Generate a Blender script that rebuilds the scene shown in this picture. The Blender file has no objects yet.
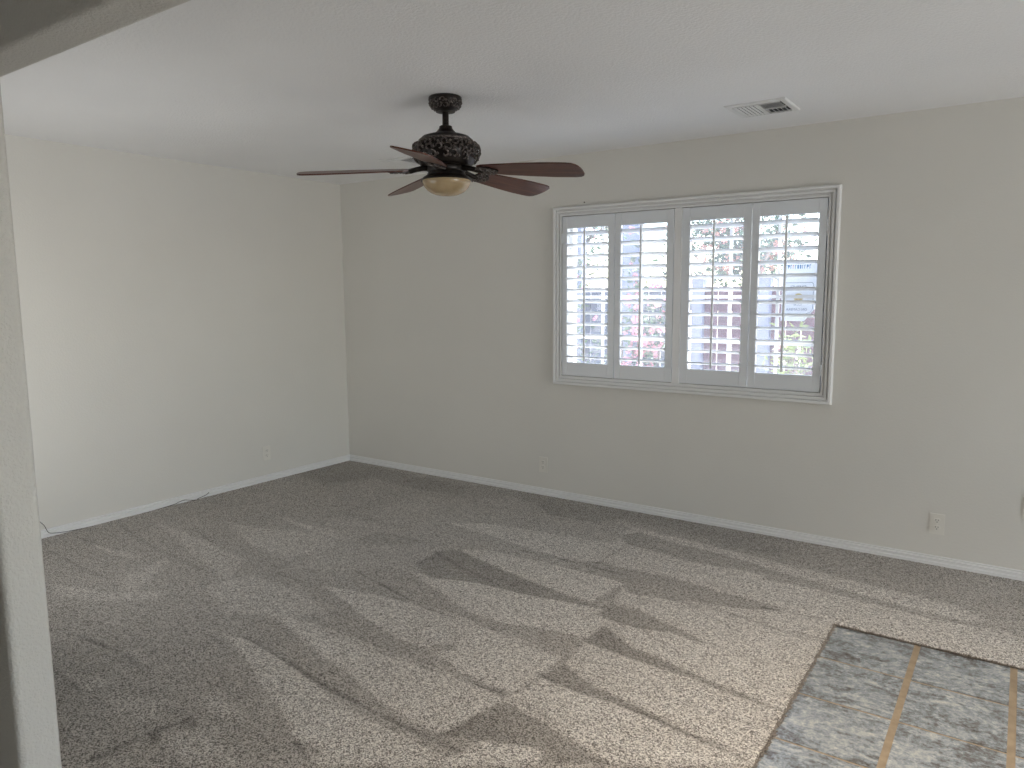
import bpy, bmesh, math, random
import numpy as np
from mathutils import Vector, Matrix
random.seed(7)
S = bpy.context.scene
COL = S.collection
R = math.radians

# ------------------------------------------------------------------ camera
cam_d = bpy.data.cameras.new('camera')
cam = bpy.data.objects.new('camera', cam_d); COL.objects.link(cam)
cam_d.sensor_width = 36.0; cam_d.sensor_fit = 'HORIZONTAL'
cam_d.lens = 733.5 / 1024 * 36.0
cam_d.clip_start = 0.03
_yaw, _pit, _rol = 0.608498, -0.125118, -0.0069026
_F = Vector((-math.sin(_yaw)*math.cos(_pit), math.cos(_yaw)*math.cos(_pit), math.sin(_pit)))
_R = Vector((math.cos(_yaw), math.sin(_yaw), 0)); _U = _R.cross(_F)
_R2 = math.cos(_rol)*_R + math.sin(_rol)*_U; _U2 = -math.sin(_rol)*_R + math.cos(_rol)*_U
cam.matrix_world = Matrix(((_R2.x,_U2.x,-_F.x,4.9262),(_R2.y,_U2.y,-_F.y,-4.4942),(_R2.z,_U2.z,-_F.z,1.5121),(0,0,0,1)))
S.camera = cam

# ------------------------------------------------------------------ colour management, sky, sun, added lamps
S.view_settings.view_transform = 'Standard'; S.view_settings.look = 'None'
S.view_settings.exposure = 0.0; S.view_settings.gamma = 1.0
S.view_settings.use_curve_mapping = False
W = bpy.data.worlds.new('sky'); S.world = W; W.use_nodes = True
wt = W.node_tree; wt.nodes.clear()
wo = wt.nodes.new('ShaderNodeOutputWorld'); wb = wt.nodes.new('ShaderNodeBackground')
sk = wt.nodes.new('ShaderNodeTexSky'); sk.sky_type = 'NISHITA'; sk.sun_disc = False
sk.sun_elevation = R(52); sk.sun_rotation = R(36); sk.altitude = 600; sk.dust_density = 1.5
wb.inputs['Strength'].default_value = 0.75
wt.links.new(sk.outputs[0], wb.inputs[0]); wt.links.new(wb.outputs[0], wo.inputs[0])

def lamp(name, kind, energy, col, loc, direction=None, **kw):
    d = bpy.data.lights.new(name, kind); d.energy = energy; d.color = col
    o = bpy.data.objects.new(name, d); COL.objects.link(o); o.location = loc
    if direction: o.rotation_euler = Vector(direction).to_track_quat('-Z', 'Y').to_euler()
    for k, v in kw.items(): setattr(d, k, v)
    return o
# sun stands behind the house and lights the yard; added unseen lamps light the room
lamp('sun', 'SUN', 16.0, (1.0, .97, .92), (3, 8, 9), (-.40, -.55, -1.1), angle=R(1.0))
lamp('added_entry_fill', 'AREA', 128, (.99, .99, 1.0), (10.4, -2.1, .3), (-1, 0, 1), shape='RECTANGLE', size=2.5, size_y=.5)  # added low lamp, tipped up to brighten the ceiling and left wall
lamp('added_side_fill', 'AREA', 13, (.99, .99, 1.0), (1.1, -3.6, 1.0), (0, 1, .35), shape='RECTANGLE', size=1.4, size_y=1.0)  # unseen lamp added for the left wall and ceiling; no window known there
lamp('added_hall_fill', 'AREA', 8, (1.0, .94, .86), (4.3, -4.9, 2.435), (0, 0, -1), shape='DISK', size=.14, spread=R(100))  # unseen lamp added so floor bounce lifts the header underside and ceiling
lamp('added_warm_fill', 'AREA', 16, (1.0, .85, .69), (4.95, -2.5, 2.435), (0, 0, -1), shape='DISK', size=.14, spread=R(105))  # unseen warm lamp added to brighten the carpet beside the tile

# ------------------------------------------------------------------ materials
def nmat(name):
    m = bpy.data.materials.new(name); m.use_nodes = True
    nt = m.node_tree; b = nt.nodes['Principled BSDF']
    return m, nt, b
def N(nt, t, **kw):
    n = nt.nodes.new(t)
    for k, v in kw.items():
        if k in n.inputs.keys(): n.inputs[k].default_value = v
        else: setattr(n, k, v)
    return n
def ramp(nt, src, stops, interp='LINEAR'):
    r = nt.nodes.new('ShaderNodeValToRGB'); r.color_ramp.interpolation = interp
    e = r.color_ramp.elements
    while len(e) > 1: e.remove(e[-1])
    e[0].position, e[0].color = stops[0][0], (*stops[0][1], 1)
    for p, c in stops[1:]:
        q = e.new(p); q.color = (*c, 1)
    nt.links.new(src, r.inputs[0]); return r
def coords(nt): return nt.nodes.new('ShaderNodeTexCoord').outputs['Object']
def add_bump(nt, b, h, strength, dist):
    bp = nt.nodes.new('ShaderNodeBump'); bp.inputs['Strength'].default_value = strength; bp.inputs['Distance'].default_value = dist
    nt.links.new(h, bp.inputs['Height']); nt.links.new(bp.outputs[0], b.inputs['Normal'])
def plain(name, col, rough=.5, metal=0., bump=None, vary=.06, vscale=6.):
    m, nt, b = nmat(name); c = coords(nt)
    n = N(nt, 'ShaderNodeTexNoise', Scale=vscale, Detail=4.); nt.links.new(c, n.inputs['Vector'])
    lo = tuple(max(0, x*(1-vary)) for x in col); hi = tuple(min(1, x*(1+vary)) for x in col)
    r = ramp(nt, n.outputs['Fac'], [(.3, lo), (.7, hi)]); nt.links.new(r.outputs[0], b.inputs['Base Color'])
    b.inputs['Roughness'].default_value = rough; b.inputs['Metallic'].default_value = metal
    if bump:
        n2 = N(nt, 'ShaderNodeTexNoise', Scale=bump[0], Detail=3.); nt.links.new(c, n2.inputs['Vector'])
        add_bump(nt, b, n2.outputs['Fac'], bump[1], bump[2])
    return m
def texture_paint(name, col, scale, strength, dist, rough=.6, knock=False):
    m, nt, b = nmat(name); c = coords(nt)
    n = N(nt, 'ShaderNodeTexNoise', Scale=1.3, Detail=3.); nt.links.new(c, n.inputs['Vector'])
    r = ramp(nt, n.outputs['Fac'], [(.3, tuple(x*.975 for x in col)), (.7, tuple(x*1.02 for x in col))])
    nt.links.new(r.outputs[0], b.inputs['Base Color'])
    n2 = N(nt, 'ShaderNodeTexNoise', Scale=scale, Detail=3., Roughness=.55); nt.links.new(c, n2.inputs['Vector'])
    h = ramp(nt, n2.outputs['Fac'], [(.42, (0, 0, 0)), (.58, (1, 1, 1))])
    add_bump(nt, b, h.outputs[0], strength, dist)
    b.inputs['Roughness'].default_value = rough
    return m

M = {}
M['wall'] = texture_paint('greige_wall_paint', (.70, .685, .635), 85, .22, .0012, .55)
M['jamb'] = texture_paint('orange_peel_wall_paint', (.66, .645, .60), 105, .55, .0022, .5)
M['ceiling'] = texture_paint('white_ceiling_texture', (.88, .88, .875), 75, .42, .0025, .8)
M['trim'] = plain('white_trim_paint', (.80, .80, .79), .35, vary=.02)
M['shutter'] = plain('white_shutter_paint', (.74, .765, .785), .32, vary=.02)
M['plate'] = plain('ivory_outlet_plastic', (.74, .72, .66), .3, vary=.02)
M['slot'] = plain('dark_socket_slot', (.02, .018, .016), .7)
M['vinyl'] = plain('white_window_vinyl', (.82, .83, .84), .35, vary=.02)
M['vent'] = plain('white_vent_enamel', (.78, .78, .77), .35, vary=.02)
M['ventdark'] = plain('dark_duct', (.035, .035, .037), .8)
M['cord'] = plain('dark_cord_rubber', (.035, .028, .024), .5)
M['subfloor'] = plain('subfloor', (.3, .27, .23), .9)
# carpet tone: vacuumed pile regions, darker areas along back wall and far corner, and vacuum track creases, in floor metres
LAY = [(0.74,0.05,[(3.48,-2.84),(3.54,-2.62),(3.44,-2.43),(3.48,-2.01),(3.44,-1.82),(3.39,-1.42),(3.32,-1.18),(3.08,-0.94),(2.75,-0.89),(2.7,-0.28),(3.79,-0.43),(5.02,-0.59),(5.02,-1.8)]),(0.46,0.12,[(1.19,-1.28),(1.37,-0.59),(2.11,-0.1),(2.92,-0.13),(3.04,-0.93),(2.92,-1.36),(2.29,-1.44),(2.3,-1.78),(1.74,-1.98)]),(0.72,0.02,[(2.1,-2.69),(2.27,-2.66),(2.64,-2.72),(2.89,-2.77),(3.13,-2.8),(3.46,-2.8),(3.58,-2.79),(3.16,-3.07),(3.0,-3.02),(2.84,-2.95),(2.62,-2.87),(2.36,-2.77)]),(0.72,0.02,[(2.07,-2.43),(2.41,-2.39),(2.86,-2.4),(3.11,-2.38),(3.43,-2.42),(3.38,-2.71),(3.26,-2.72),(3.07,-2.69),(2.8,-2.61),(2.63,-2.59),(2.39,-2.52)]),(0.74,0.02,[(2.02,-2.08),(2.26,-2.02),(2.51,-1.96),(2.82,-1.96),(3.17,-1.99),(3.45,-2.03),(3.45,-2.35),(3.35,-2.38),(3.17,-2.36),(2.96,-2.29),(2.76,-2.29),(2.52,-2.23),(2.26,-2.14)]),(0.78,0.02,[(2.11,-1.61),(2.32,-1.68),(2.67,-1.61),(2.95,-1.57),(3.21,-1.54),(3.43,-1.52),(3.45,-1.83),(3.24,-1.86),(3.04,-1.92),(2.83,-1.9),(2.54,-1.78)]),(0.8,0.02,[(2.26,-1.28),(2.47,-1.18),(2.8,-1.17),(3.32,-1.18),(3.29,-1.49),(3.11,-1.47),(2.84,-1.42),(2.52,-1.34)]),(0.74,0.02,[(1.88,-0.92),(2.18,-0.78),(2.72,-0.71),(3.08,-0.68),(3.1,-0.97),(2.98,-1.03),(2.69,-1.04),(2.32,-0.97)]),(0.2,0.02,[(3.45,-2.43),(3.63,-2.46),(3.93,-2.54),(3.77,-2.57),(3.62,-2.63),(3.38,-2.71)]),(0.2,0.02,[(3.62,-2.46),(3.72,-2.49),(3.84,-2.52),(3.95,-2.53),(3.75,-2.66)]),(0.2,0.02,[(3.46,-2.21),(3.48,-2.07),(3.66,-2.15),(3.84,-2.18),(3.99,-2.21),(4.13,-2.24),(4.3,-2.27),(4.29,-2.28),(4.12,-2.26),(3.96,-2.23),(3.78,-2.22),(3.63,-2.23)]),(0.2,0.02,[(3.45,-1.86),(3.46,-1.67),(3.65,-1.79),(3.78,-1.81),(3.99,-1.86),(4.16,-1.88),(4.28,-1.92),(4.26,-1.93),(4.11,-1.92),(3.94,-1.89),(3.72,-1.89)]),(0.25,0.02,[(3.38,-1.6),(3.37,-1.45),(3.51,-1.43),(3.71,-1.5),(3.91,-1.57),(3.87,-1.59),(3.73,-1.57),(3.61,-1.62),(3.46,-1.61)]),(0.22,0.02,[(2.23,-1.58),(2.21,-1.35),(2.29,-1.27),(2.61,-1.37),(2.98,-1.45),(3.28,-1.51),(3.43,-1.52),(3.22,-1.55),(2.96,-1.59),(2.67,-1.61),(2.43,-1.69)]),(0.36,0.02,[(2.09,-1.71),(2.32,-1.72),(2.66,-1.84),(2.9,-1.91),(3.07,-1.92),(3.23,-1.88),(3.46,-1.84),(3.45,-1.91),(3.29,-1.98),(3.13,-1.99),(2.87,-1.96),(2.52,-1.97),(2.26,-2.02),(2.03,-1.84)]),(0.33,0.03,[(1.55,-2.07),(2.04,-2.08),(2.26,-2.14),(2.52,-2.23),(2.76,-2.29),(2.96,-2.29),(3.18,-2.37),(3.4,-2.38),(3.45,-2.36),(3.26,-2.38),(3.12,-2.39),(2.87,-2.4),(2.41,-2.39),(2.07,-2.43),(1.78,-2.36)]),(0.34,0.03,[(1.74,-2.42),(2.08,-2.44),(2.39,-2.52),(2.63,-2.59),(2.8,-2.61),(3.07,-2.69),(3.26,-2.72),(3.4,-2.72),(3.29,-2.77),(3.12,-2.79),(2.89,-2.76),(2.64,-2.72),(2.27,-2.66),(2.1,-2.69)]),(0.36,0.01,[(2.92,-2.25),(3.03,-2.19),(3.06,-2.23),(2.96,-2.3)]),(0.32,0.02,[(2.96,-0.55),(3.04,-0.4),(3.32,-0.47),(3.54,-0.48),(3.76,-0.53),(3.94,-0.58),(3.98,-0.7),(3.8,-0.67),(3.64,-0.69),(3.46,-0.71),(3.31,-0.67),(3.09,-0.65)]),(0.32,0.02,[(3.08,-0.99),(3.24,-1.0),(3.53,-0.98),(3.76,-1.02),(4.06,-1.03),(4.08,-1.08),(3.9,-1.16),(3.72,-1.2),(3.56,-1.25),(3.4,-1.29),(3.33,-1.21),(3.13,-1.06)]),(0.36,0.02,[(3.87,-0.63),(3.99,-0.59),(4.25,-0.64),(4.47,-0.68),(4.71,-0.72),(5.0,-0.68),(5.0,-0.72),(4.7,-0.78),(4.48,-0.75),(4.27,-0.73),(4.05,-0.71),(3.9,-0.74)]),(0.26,0.06,[(1.86,0.01),(3.78,0.03),(3.88,-0.34),(3.55,-0.34),(3.18,-0.23),(2.82,-0.22),(2.72,-0.38),(2.41,-0.41),(1.97,-0.17)]),(0.33,0.08,[(3.68,0.03),(5.02,0.0),(5.02,-0.35),(4.67,-0.25),(4.2,-0.17),(3.75,-0.22)]),(0.4,0.2,[(4.66,-0.13),(5.02,-0.05),(5.02,-0.78),(4.88,-0.73)]),(0.56,0.06,[(0.7,-1.72),(0.99,-1.67),(1.47,-1.5),(1.66,-1.62),(1.59,-1.95),(1.21,-1.91)]),(0.6,0.03,[(0.65,-1.44),(1.14,-1.46),(1.45,-1.43),(1.56,-1.53),(1.22,-1.52),(0.91,-1.47)]),(0.55,0.06,[(0.28,-1.96),(0.96,-2.02),(1.39,-2.08),(1.59,-2.33),(1.15,-2.22)]),(0.58,0.02,[(0.36,-2.42),(0.86,-2.38),(0.89,-2.43),(0.46,-2.45)]),(0.54,0.05,[(1.05,-2.57),(0.97,-2.31),(1.07,-2.35),(1.29,-2.65),(1.19,-2.69)]),(0.55,0.05,[(0.85,-2.85),(1.23,-2.74),(1.44,-2.56),(1.48,-2.65),(1.27,-2.83),(1.03,-2.91)]),(0.56,0.08,[(1.54,-2.43),(1.61,-2.2),(1.92,-2.18),(2.31,-2.25),(2.26,-2.38),(1.92,-2.55)]),(0.54,0.05,[(1.82,-3.26),(2.11,-3.15),(2.1,-3.28),(1.93,-3.29)]),(0.55,0.08,[(2.19,-3.22),(2.4,-3.15),(2.51,-3.23),(2.32,-3.29)]),(0.56,0.04,[(2.61,-3.27),(2.65,-3.16),(2.97,-3.2),(2.81,-3.3)]),(0.52,0.04,[(1.8,-3.04),(2.05,-2.99),(2.13,-3.05),(1.98,-3.05)]),(0.52,0.06,[(2.43,-3.06),(2.49,-2.99),(2.72,-3.02),(2.68,-3.09)]),(0.3,0.06,[(2.73,-3.1),(2.85,-2.97),(3.04,-3.05),(3.12,-3.09),(2.98,-3.19)]),(0.32,0.03,[(1.68,-1.55),(1.65,-1.31),(1.88,-1.27),(2.09,-1.27),(1.97,-1.41),(1.82,-1.48)]),(0.24,0.08,[(-0.41,-0.22),(-0.14,-0.28),(-0.01,0.02),(0.72,-0.09),(1.46,-0.14),(1.55,-0.37),(1.24,-0.41),(0.7,-0.36),(0.47,-0.7),(0.11,-0.65)]),(0.36,0.03,[(0.45,-0.93),(0.92,-0.99),(1.43,-1.09),(1.88,-1.13),(1.54,-1.2),(1.13,-1.18),(0.78,-1.2)])]
TRACKS = [(0.006,[(2.28,-2.42),(2.5,-2.42),(2.82,-2.42),(3.05,-2.41),(3.23,-2.4),(3.41,-2.39),(3.54,-2.41),(3.68,-2.44)]),(0.006,[(2.66,-2.71),(2.81,-2.73),(2.99,-2.74),(3.16,-2.75),(3.33,-2.76),(3.49,-2.76)]),(0.006,[(3.01,-3.02),(3.11,-3.02),(3.21,-3.02)]),(0.006,[(2.46,-1.98),(2.77,-1.99),(3.07,-1.99),(3.25,-2.02),(3.43,-2.04)]),(0.008,[(3.42,-2.56),(3.41,-2.7),(3.37,-2.73)]),(0.008,[(3.46,-2.2),(3.45,-2.35)]),(0.006,[(3.35,-2.16),(3.56,-2.23)]),(0.006,[(2.04,-1.84),(2.29,-1.9),(2.61,-1.97),(2.71,-1.99)]),(0.006,[(2.2,-1.38),(2.48,-1.48),(2.71,-1.54)]),(0.004,[(2.02,-2.08),(2.36,-2.01),(2.54,-1.98),(2.71,-1.99)]),(0.008,[(3.08,-0.68),(3.07,-1.01)]),(0.005,[(2.6,-1.08),(2.88,-1.07),(3.1,-1.08),(3.28,-1.08)]),(0.004,[(3.05,-1.26),(3.29,-1.32)]),(0.006,[(3.56,-1.24),(3.82,-1.23),(4.05,-1.26),(4.24,-1.31)]),(0.004,[(3.43,-1.33),(3.77,-1.26),(4.04,-1.23)]),(0.004,[(3.91,-1.57),(4.07,-1.58),(4.28,-1.61)]),(0.005,[(4.0,-2.06),(4.16,-2.07),(4.3,-2.05)]),(0.006,[(3.84,-2.21),(4.05,-2.24),(4.27,-2.24)]),(0.003,[(0.1,-2.42),(0.36,-2.42),(0.87,-2.4)]),(0.003,[(0.16,-2.15),(0.79,-2.26),(1.34,-2.3)]),(0.003,[(0.28,-2.63),(0.77,-2.66),(1.04,-2.65)]),(0.003,[(0.59,-1.9),(0.94,-2.01)]),(0.003,[(1.65,-2.1),(1.97,-2.1)]),(0.008,[(1.58,-3.06),(1.86,-3.04),(2.12,-3.05)]),(0.01,[(2.54,-3.45),(2.54,-3.33)]),(0.01,[(2.6,-3.29),(2.55,-3.27),(2.58,-3.16),(2.63,-3.17)]),(0.006,[(2.21,-2.66),(2.56,-2.69),(2.9,-2.74)]),(0.008,[(1.85,-3.27),(2.06,-3.28)]),(0.008,[(3.01,-3.03),(3.15,-3.05)]),(0.006,[(4.0,-1.08),(4.15,-1.07),(4.27,-1.05)]),(0.006,[(4.06,-1.28),(4.22,-1.26),(4.29,-1.27)])]

# bronze, blade wood, bowl glass
m, nt, b = nmat('antique_bronze'); c = coords(nt)
n = N(nt, 'ShaderNodeTexNoise', Scale=60., Detail=5.); nt.links.new(c, n.inputs['Vector'])
r = ramp(nt, n.outputs['Fac'], [(.3, (.008, .006, .005)), (.62, (.018, .013, .010)), (.8, (.05, .034, .025))])
nt.links.new(r.outputs[0], b.inputs['Base Color']); b.inputs['Metallic'].default_value = .45; b.inputs['Roughness'].default_value = .42
M['bronze'] = m
m, nt, b = nmat('rubbed_bronze_scroll'); c = coords(nt)
n = N(nt, 'ShaderNodeTexNoise', Scale=90., Detail=5.); nt.links.new(c, n.inputs['Vector'])
r = ramp(nt, n.outputs['Fac'], [(.3, (.045, .037, .033)), (.55, (.13, .108, .098)), (.75, (.32, .28, .255))])
nt.links.new(r.outputs[0], b.inputs['Base Color']); b.inputs['Metallic'].default_value = .5; b.inputs['Roughness'].default_value = .38
M['scroll'] = m
m, nt, b = nmat('walnut_blade'); c = coords(nt)
mp = N(nt, 'ShaderNodeMapping'); mp.inputs['Scale'].default_value = (2.2, 38, 20); nt.links.new(c, mp.inputs[0])
n = N(nt, 'ShaderNodeTexNoise', Scale=1.6, Detail=7., Roughness=.62); nt.links.new(mp.outputs[0], n.inputs['Vector'])
r = ramp(nt, n.outputs['Fac'], [(.3, (.045, .013, .008)), (.5, (.095, .029, .017)), (.72, (.16, .058, .034))])
nt.links.new(r.outputs[0], b.inputs['Base Color']); b.inputs['Roughness'].default_value = .34; b.inputs['Specular IOR Level'].default_value = .35
add_bump(nt, b, n.outputs['Fac'], .08, .001); M['blade'] = m
m, nt, b = nmat('amber_bowl_glass'); c = coords(nt)
n = N(nt, 'ShaderNodeTexNoise', Scale=9., Detail=4.); nt.links.new(c, n.inputs['Vector'])
r = ramp(nt, n.outputs['Fac'], [(.3, (.36, .26, .14)), (.7, (.52, .41, .26))])
nt.links.new(r.outputs[0], b.inputs['Base Color']); b.inputs['Roughness'].default_value = .22
b.inputs['Subsurface Weight'].default_value = .25; b.inputs['Subsurface Radius'].default_value = (.05, .03, .015); b.inputs['Subsurface Scale'].default_value = .3
M['bowl'] = m

# carpet: tuft speckle x pile direction stored per vertex ("pile_lay")
m, nt, b = nmat('frieze_carpet'); c = coords(nt)
at = nt.nodes.new('ShaderNodeAttribute'); at.attribute_name = 'pile_lay'
v1 = N(nt, 'ShaderNodeTexVoronoi', Scale=260., Randomness=1.); nt.links.new(c, v1.inputs['Vector'])
sp = nt.nodes.new('ShaderNodeSeparateColor'); nt.links.new(v1.outputs['Color'], sp.inputs[0])
n1 = N(nt, 'ShaderNodeTexNoise', Scale=380., Detail=3., Roughness=.85); nt.links.new(c, n1.inputs['Vector'])
n2 = N(nt, 'ShaderNodeTexNoise', Scale=9., Detail=5., Roughness=.65); nt.links.new(c, n2.inputs['Vector'])
mx = N(nt, 'ShaderNodeMath', operation='MULTIPLY_ADD'); mx.inputs[1].default_value = .45; nt.links.new(sp.outputs[0], mx.inputs[0])
m2 = N(nt, 'ShaderNodeMath', operation='MULTIPLY'); m2.inputs[1].default_value = .62; nt.links.new(n1.outputs['Fac'], m2.inputs[0]); nt.links.new(m2.outputs[0], mx.inputs[2])
tuft = ramp(nt, mx.outputs[0], [(.30, (.085, .077, .068)), (.46, (.37, .34, .305)), (.56, (.67, .625, .565)), (.70, (.95, .91, .85))])
lay = N(nt, 'ShaderNodeMath', operation='MULTIPLY_ADD'); lay.inputs[1].default_value = .16; nt.links.new(n2.outputs['Fac'], lay.inputs[0]); nt.links.new(at.outputs['Fac'], lay.inputs[2])
lr = ramp(nt, lay.outputs[0], [(.0, (.40, .39, .38)), (.22, (.52, .51, .50)), (.40, (.72, .71, .70)), (.86, (1.05, 1.05, 1.05)), (1., (1.12, 1.12, 1.12))])
ml = nt.nodes.new('ShaderNodeMix'); ml.data_type = 'RGBA'; ml.blend_type = 'MULTIPLY'; ml.inputs[0].default_value = 1.
nt.links.new(tuft.outputs[0], ml.inputs[6]); nt.links.new(lr.outputs[0], ml.inputs[7])
nt.links.new(ml.outputs[2], b.inputs['Base Color']); b.inputs['Roughness'].default_value = .95; b.inputs['Specular IOR Level'].default_value = .1
b.inputs['Sheen Weight'].default_value = .12
add_bump(nt, b, mx.outputs[0], .7, .006); M['carpet'] = m
M['yarn'] = plain('carpet_edge_yarn', (.27, .235, .20), .95, vary=.5, vscale=160.)

# slate look porcelain tile and sand grout
m, nt, b = nmat('slate_tile'); c = coords(nt)
ge = nt.nodes.new('ShaderNodeNewGeometry')
mp = N(nt, 'ShaderNodeMapping'); mp.inputs['Scale'].default_value = (3.0, 6.5, 1); mp.inputs['Rotation'].default_value = (0, 0, R(-14)); nt.links.new(c, mp.inputs[0])
cb = nt.nodes.new('ShaderNodeVectorMath'); cb.operation = 'ADD'; nt.links.new(mp.outputs[0], cb.inputs[0])
rnd = nt.nodes.new('ShaderNodeVectorMath'); rnd.operation = 'SCALE'; rnd.inputs[3].default_value = 9.
cx3 = nt.nodes.new('ShaderNodeCombineXYZ'); nt.links.new(ge.outputs['Random Per Island'], cx3.inputs[0]); nt.links.new(ge.outputs['Random Per Island'], cx3.inputs[1])
nt.links.new(cx3.outputs[0], rnd.inputs[0]); nt.links.new(rnd.outputs[0], cb.inputs[1])
n1 = N(nt, 'ShaderNodeTexNoise', Scale=1.7, Detail=10., Roughness=.74, Distortion=.9); nt.links.new(cb.outputs[0], n1.inputs['Vector'])
n2 = N(nt, 'ShaderNodeTexNoise', Scale=46., Detail=8., Roughness=.8); nt.links.new(c, n2.inputs['Vector'])
ad = N(nt, 'ShaderNodeMath', operation='MULTIPLY_ADD'); ad.inputs[1].default_value = .52; nt.links.new(n2.outputs['Fac'], ad.inputs[0])
sc_ = N(nt, 'ShaderNodeMath', operation='MULTIPLY'); sc_.inputs[1].default_value = .56; nt.links.new(n1.outputs['Fac'], sc_.inputs[0]); nt.links.new(sc_.outputs[0], ad.inputs[2])
r = ramp(nt, ad.outputs[0], [(.40, (.05, .043, .038)), (.47, (.14, .128, .12)), (.525, (.25, .28, .30)), (.585, (.41, .435, .45)), (.68, (.70, .665, .59))])
nt.links.new(r.outputs[0], b.inputs['Base Color']); b.inputs['Roughness'].default_value = .33
b.inputs['Coat Weight'].default_value = .8; b.inputs['Coat IOR'].default_value = 1.7; b.inputs['Coat Roughness'].default_value = .17
rr = ramp(nt, n2.outputs['Fac'], [(.3, (.14, .14, .14)), (.7, (.32, .32, .32))]); nt.links.new(rr.outputs[0], b.inputs['Roughness'])
add_bump(nt, b, ad.outputs[0], .35, .004); M['tile'] = m
M['grout'] = plain('sand_grout', (.36, .28, .19), .9, vary=.15, vscale=25., bump=(300, .3, .001))

# glass with a faint pale veil mixed in, imitating glare over the view
m = bpy.data.materials.new('veiled_window_glass'); m.use_nodes = True; nt = m.node_tree; nt.nodes.clear()
o_ = nt.nodes.new('ShaderNodeOutputMaterial'); tr = nt.nodes.new('ShaderNodeBsdfTransparent'); gl = nt.nodes.new('ShaderNodeBsdfGlossy'); gl.inputs['Roughness'].default_value = .03
tl = nt.nodes.new('ShaderNodeBsdfTranslucent'); tl.inputs[0].default_value = (.85, .9, 1, 1)
nz = N(nt, 'ShaderNodeTexNoise', Scale=3., Detail=4.); nt.links.new(coords(nt), nz.inputs['Vector'])
rz = ramp(nt, nz.outputs['Fac'], [(.3, (.03, .03, .03)), (.7, (.05, .05, .05))])
mxa = nt.nodes.new('ShaderNodeMixShader'); nt.links.new(rz.outputs[0], mxa.inputs[0]); nt.links.new(tr.outputs[0], mxa.inputs[1]); nt.links.new(tl.outputs[0], mxa.inputs[2])
mxb = nt.nodes.new('ShaderNodeMixShader'); mxb.inputs[0].default_value = .04; nt.links.new(mxa.outputs[0], mxb.inputs[1]); nt.links.new(gl.outputs[0], mxb.inputs[2])
nt.links.new(mxb.outputs[0], o_.inputs[0]); M['glass'] = m

# ------------------------------------------------------------------ helpers
def link(name, me, mat, parent=None, smooth=None):
    o = bpy.data.objects.new(name, me); COL.objects.link(o)
    if mat: me.materials.append(mat)
    if parent: o.parent = parent
    if smooth is not None:
        for p in me.polygons: p.use_smooth = True
        if smooth < 180: 
            try: me.set_sharp_from_angle(angle=R(smooth))
            except Exception: pass
    return o
def obj(name, bm, mat, parent=None, smooth=None, bev=0, seg=1):
    if bev:
        bmesh.ops.bevel(bm, geom=[e for e in bm.edges if len(e.link_faces) == 2 and e.calc_face_angle(0) > .5], offset=bev, segments=seg, affect='EDGES', profile=.5)
    bmesh.ops.recalc_face_normals(bm, faces=bm.faces)
    me = bpy.data.meshes.new(name); bm.to_mesh(me); bm.free()
    return link(name, me, mat, parent, smooth)
def box(bm, x0, x1, y0, y1, z0, z1, mtx=None):
    v = [bm.verts.new(p) for p in [(x0,y0,z0),(x1,y0,z0),(x1,y1,z0),(x0,y1,z0),(x0,y0,z1),(x1,y0,z1),(x1,y1,z1),(x0,y1,z1)]]
    for f in [(3,2,1,0),(4,5,6,7),(0,1,5,4),(1,2,6,5),(2,3,7,6),(3,0,4,7)]: bm.faces.new([v[i] for i in f])
    if mtx:
        for q in v: q.co = mtx @ q.co
    return v
def prism(bm, poly, axis, a, b):
    # poly of 2-D points swept along axis from a to b
    def P(p, t):
        return (t, p[0], p[1]) if axis == 0 else (p[0], t, p[1]) if axis == 1 else (p[0], p[1], t)
    A = [bm.verts.new(P(p, a)) for p in poly]; B = [bm.verts.new(P(p, b)) for p in poly]
    n = len(poly); bm.faces.new(A); bm.faces.new(B[::-1])
    for i in range(n): bm.faces.new((A[i], B[i], B[(i+1) % n], A[(i+1) % n]))
def lathe(bm, prof, seg=48, cap=False):
    rings = []
    for r_, z in prof:
        rings.append([bm.verts.new((r_*math.cos(2*math.pi*k/seg), r_*math.sin(2*math.pi*k/seg), z)) for k in range(seg)] if r_ > 1e-6 else [bm.verts.new((0, 0, z))])
    for a, b in zip(rings, rings[1:]):
        for k in range(seg):
            q = [a[k % len(a)], a[(k+1) % len(a)], b[(k+1) % len(b)], b[k % len(b)]]
            q = list(dict.fromkeys(q))
            if len(q) > 2: bm.faces.new(q)
    if cap:
        for r_ in (rings[0], rings[-1]):
            if len(r_) > 2: bm.faces.new(r_)
def tube(bm, pts, rad, sides=6):
    pts = [Vector(p) for p in pts]; rings = []
    for i, p in enumerate(pts):
        t = (pts[min(i+1, len(pts)-1)] - pts[max(i-1, 0)]).normalized()
        a = t.cross(Vector((0, 0, 1)));
        if a.length < .1: a = t.cross(Vector((1, 0, 0)))
        a.normalize(); c_ = t.cross(a)
        rr_ = rad[i] if isinstance(rad, (list, tuple)) else rad
        rings.append([bm.verts.new(p + rr_*(math.cos(2*math.pi*k/sides)*a + math.sin(2*math.pi*k/sides)*c_)) for k in range(sides)])
    for a, b in zip(rings, rings[1:]):
        for k in range(sides): bm.faces.new((a[k], a[(k+1) % sides], b[(k+1) % sides], b[k]))
    bm.faces.new(rings[0]); bm.faces.new(rings[-1][::-1])
def thing(name, label, cat, loc=(0, 0, 0), rz=0, group=None):
    o = bpy.data.objects.new(name, None); COL.objects.link(o); o.location = loc; o.rotation_euler = (0, 0, rz)
    o.empty_display_size = .1
    o['label'] = label; o['category'] = cat
    if group: o['group'] = group
    return o
def tag(o, label, cat, group=None):
    o['label'] = label; o['category'] = cat
    if group: o['group'] = group
    return o
def struct(o, label=None):
    o['kind'] = 'structure'
    if label: o['label'] = label
    return o
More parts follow.
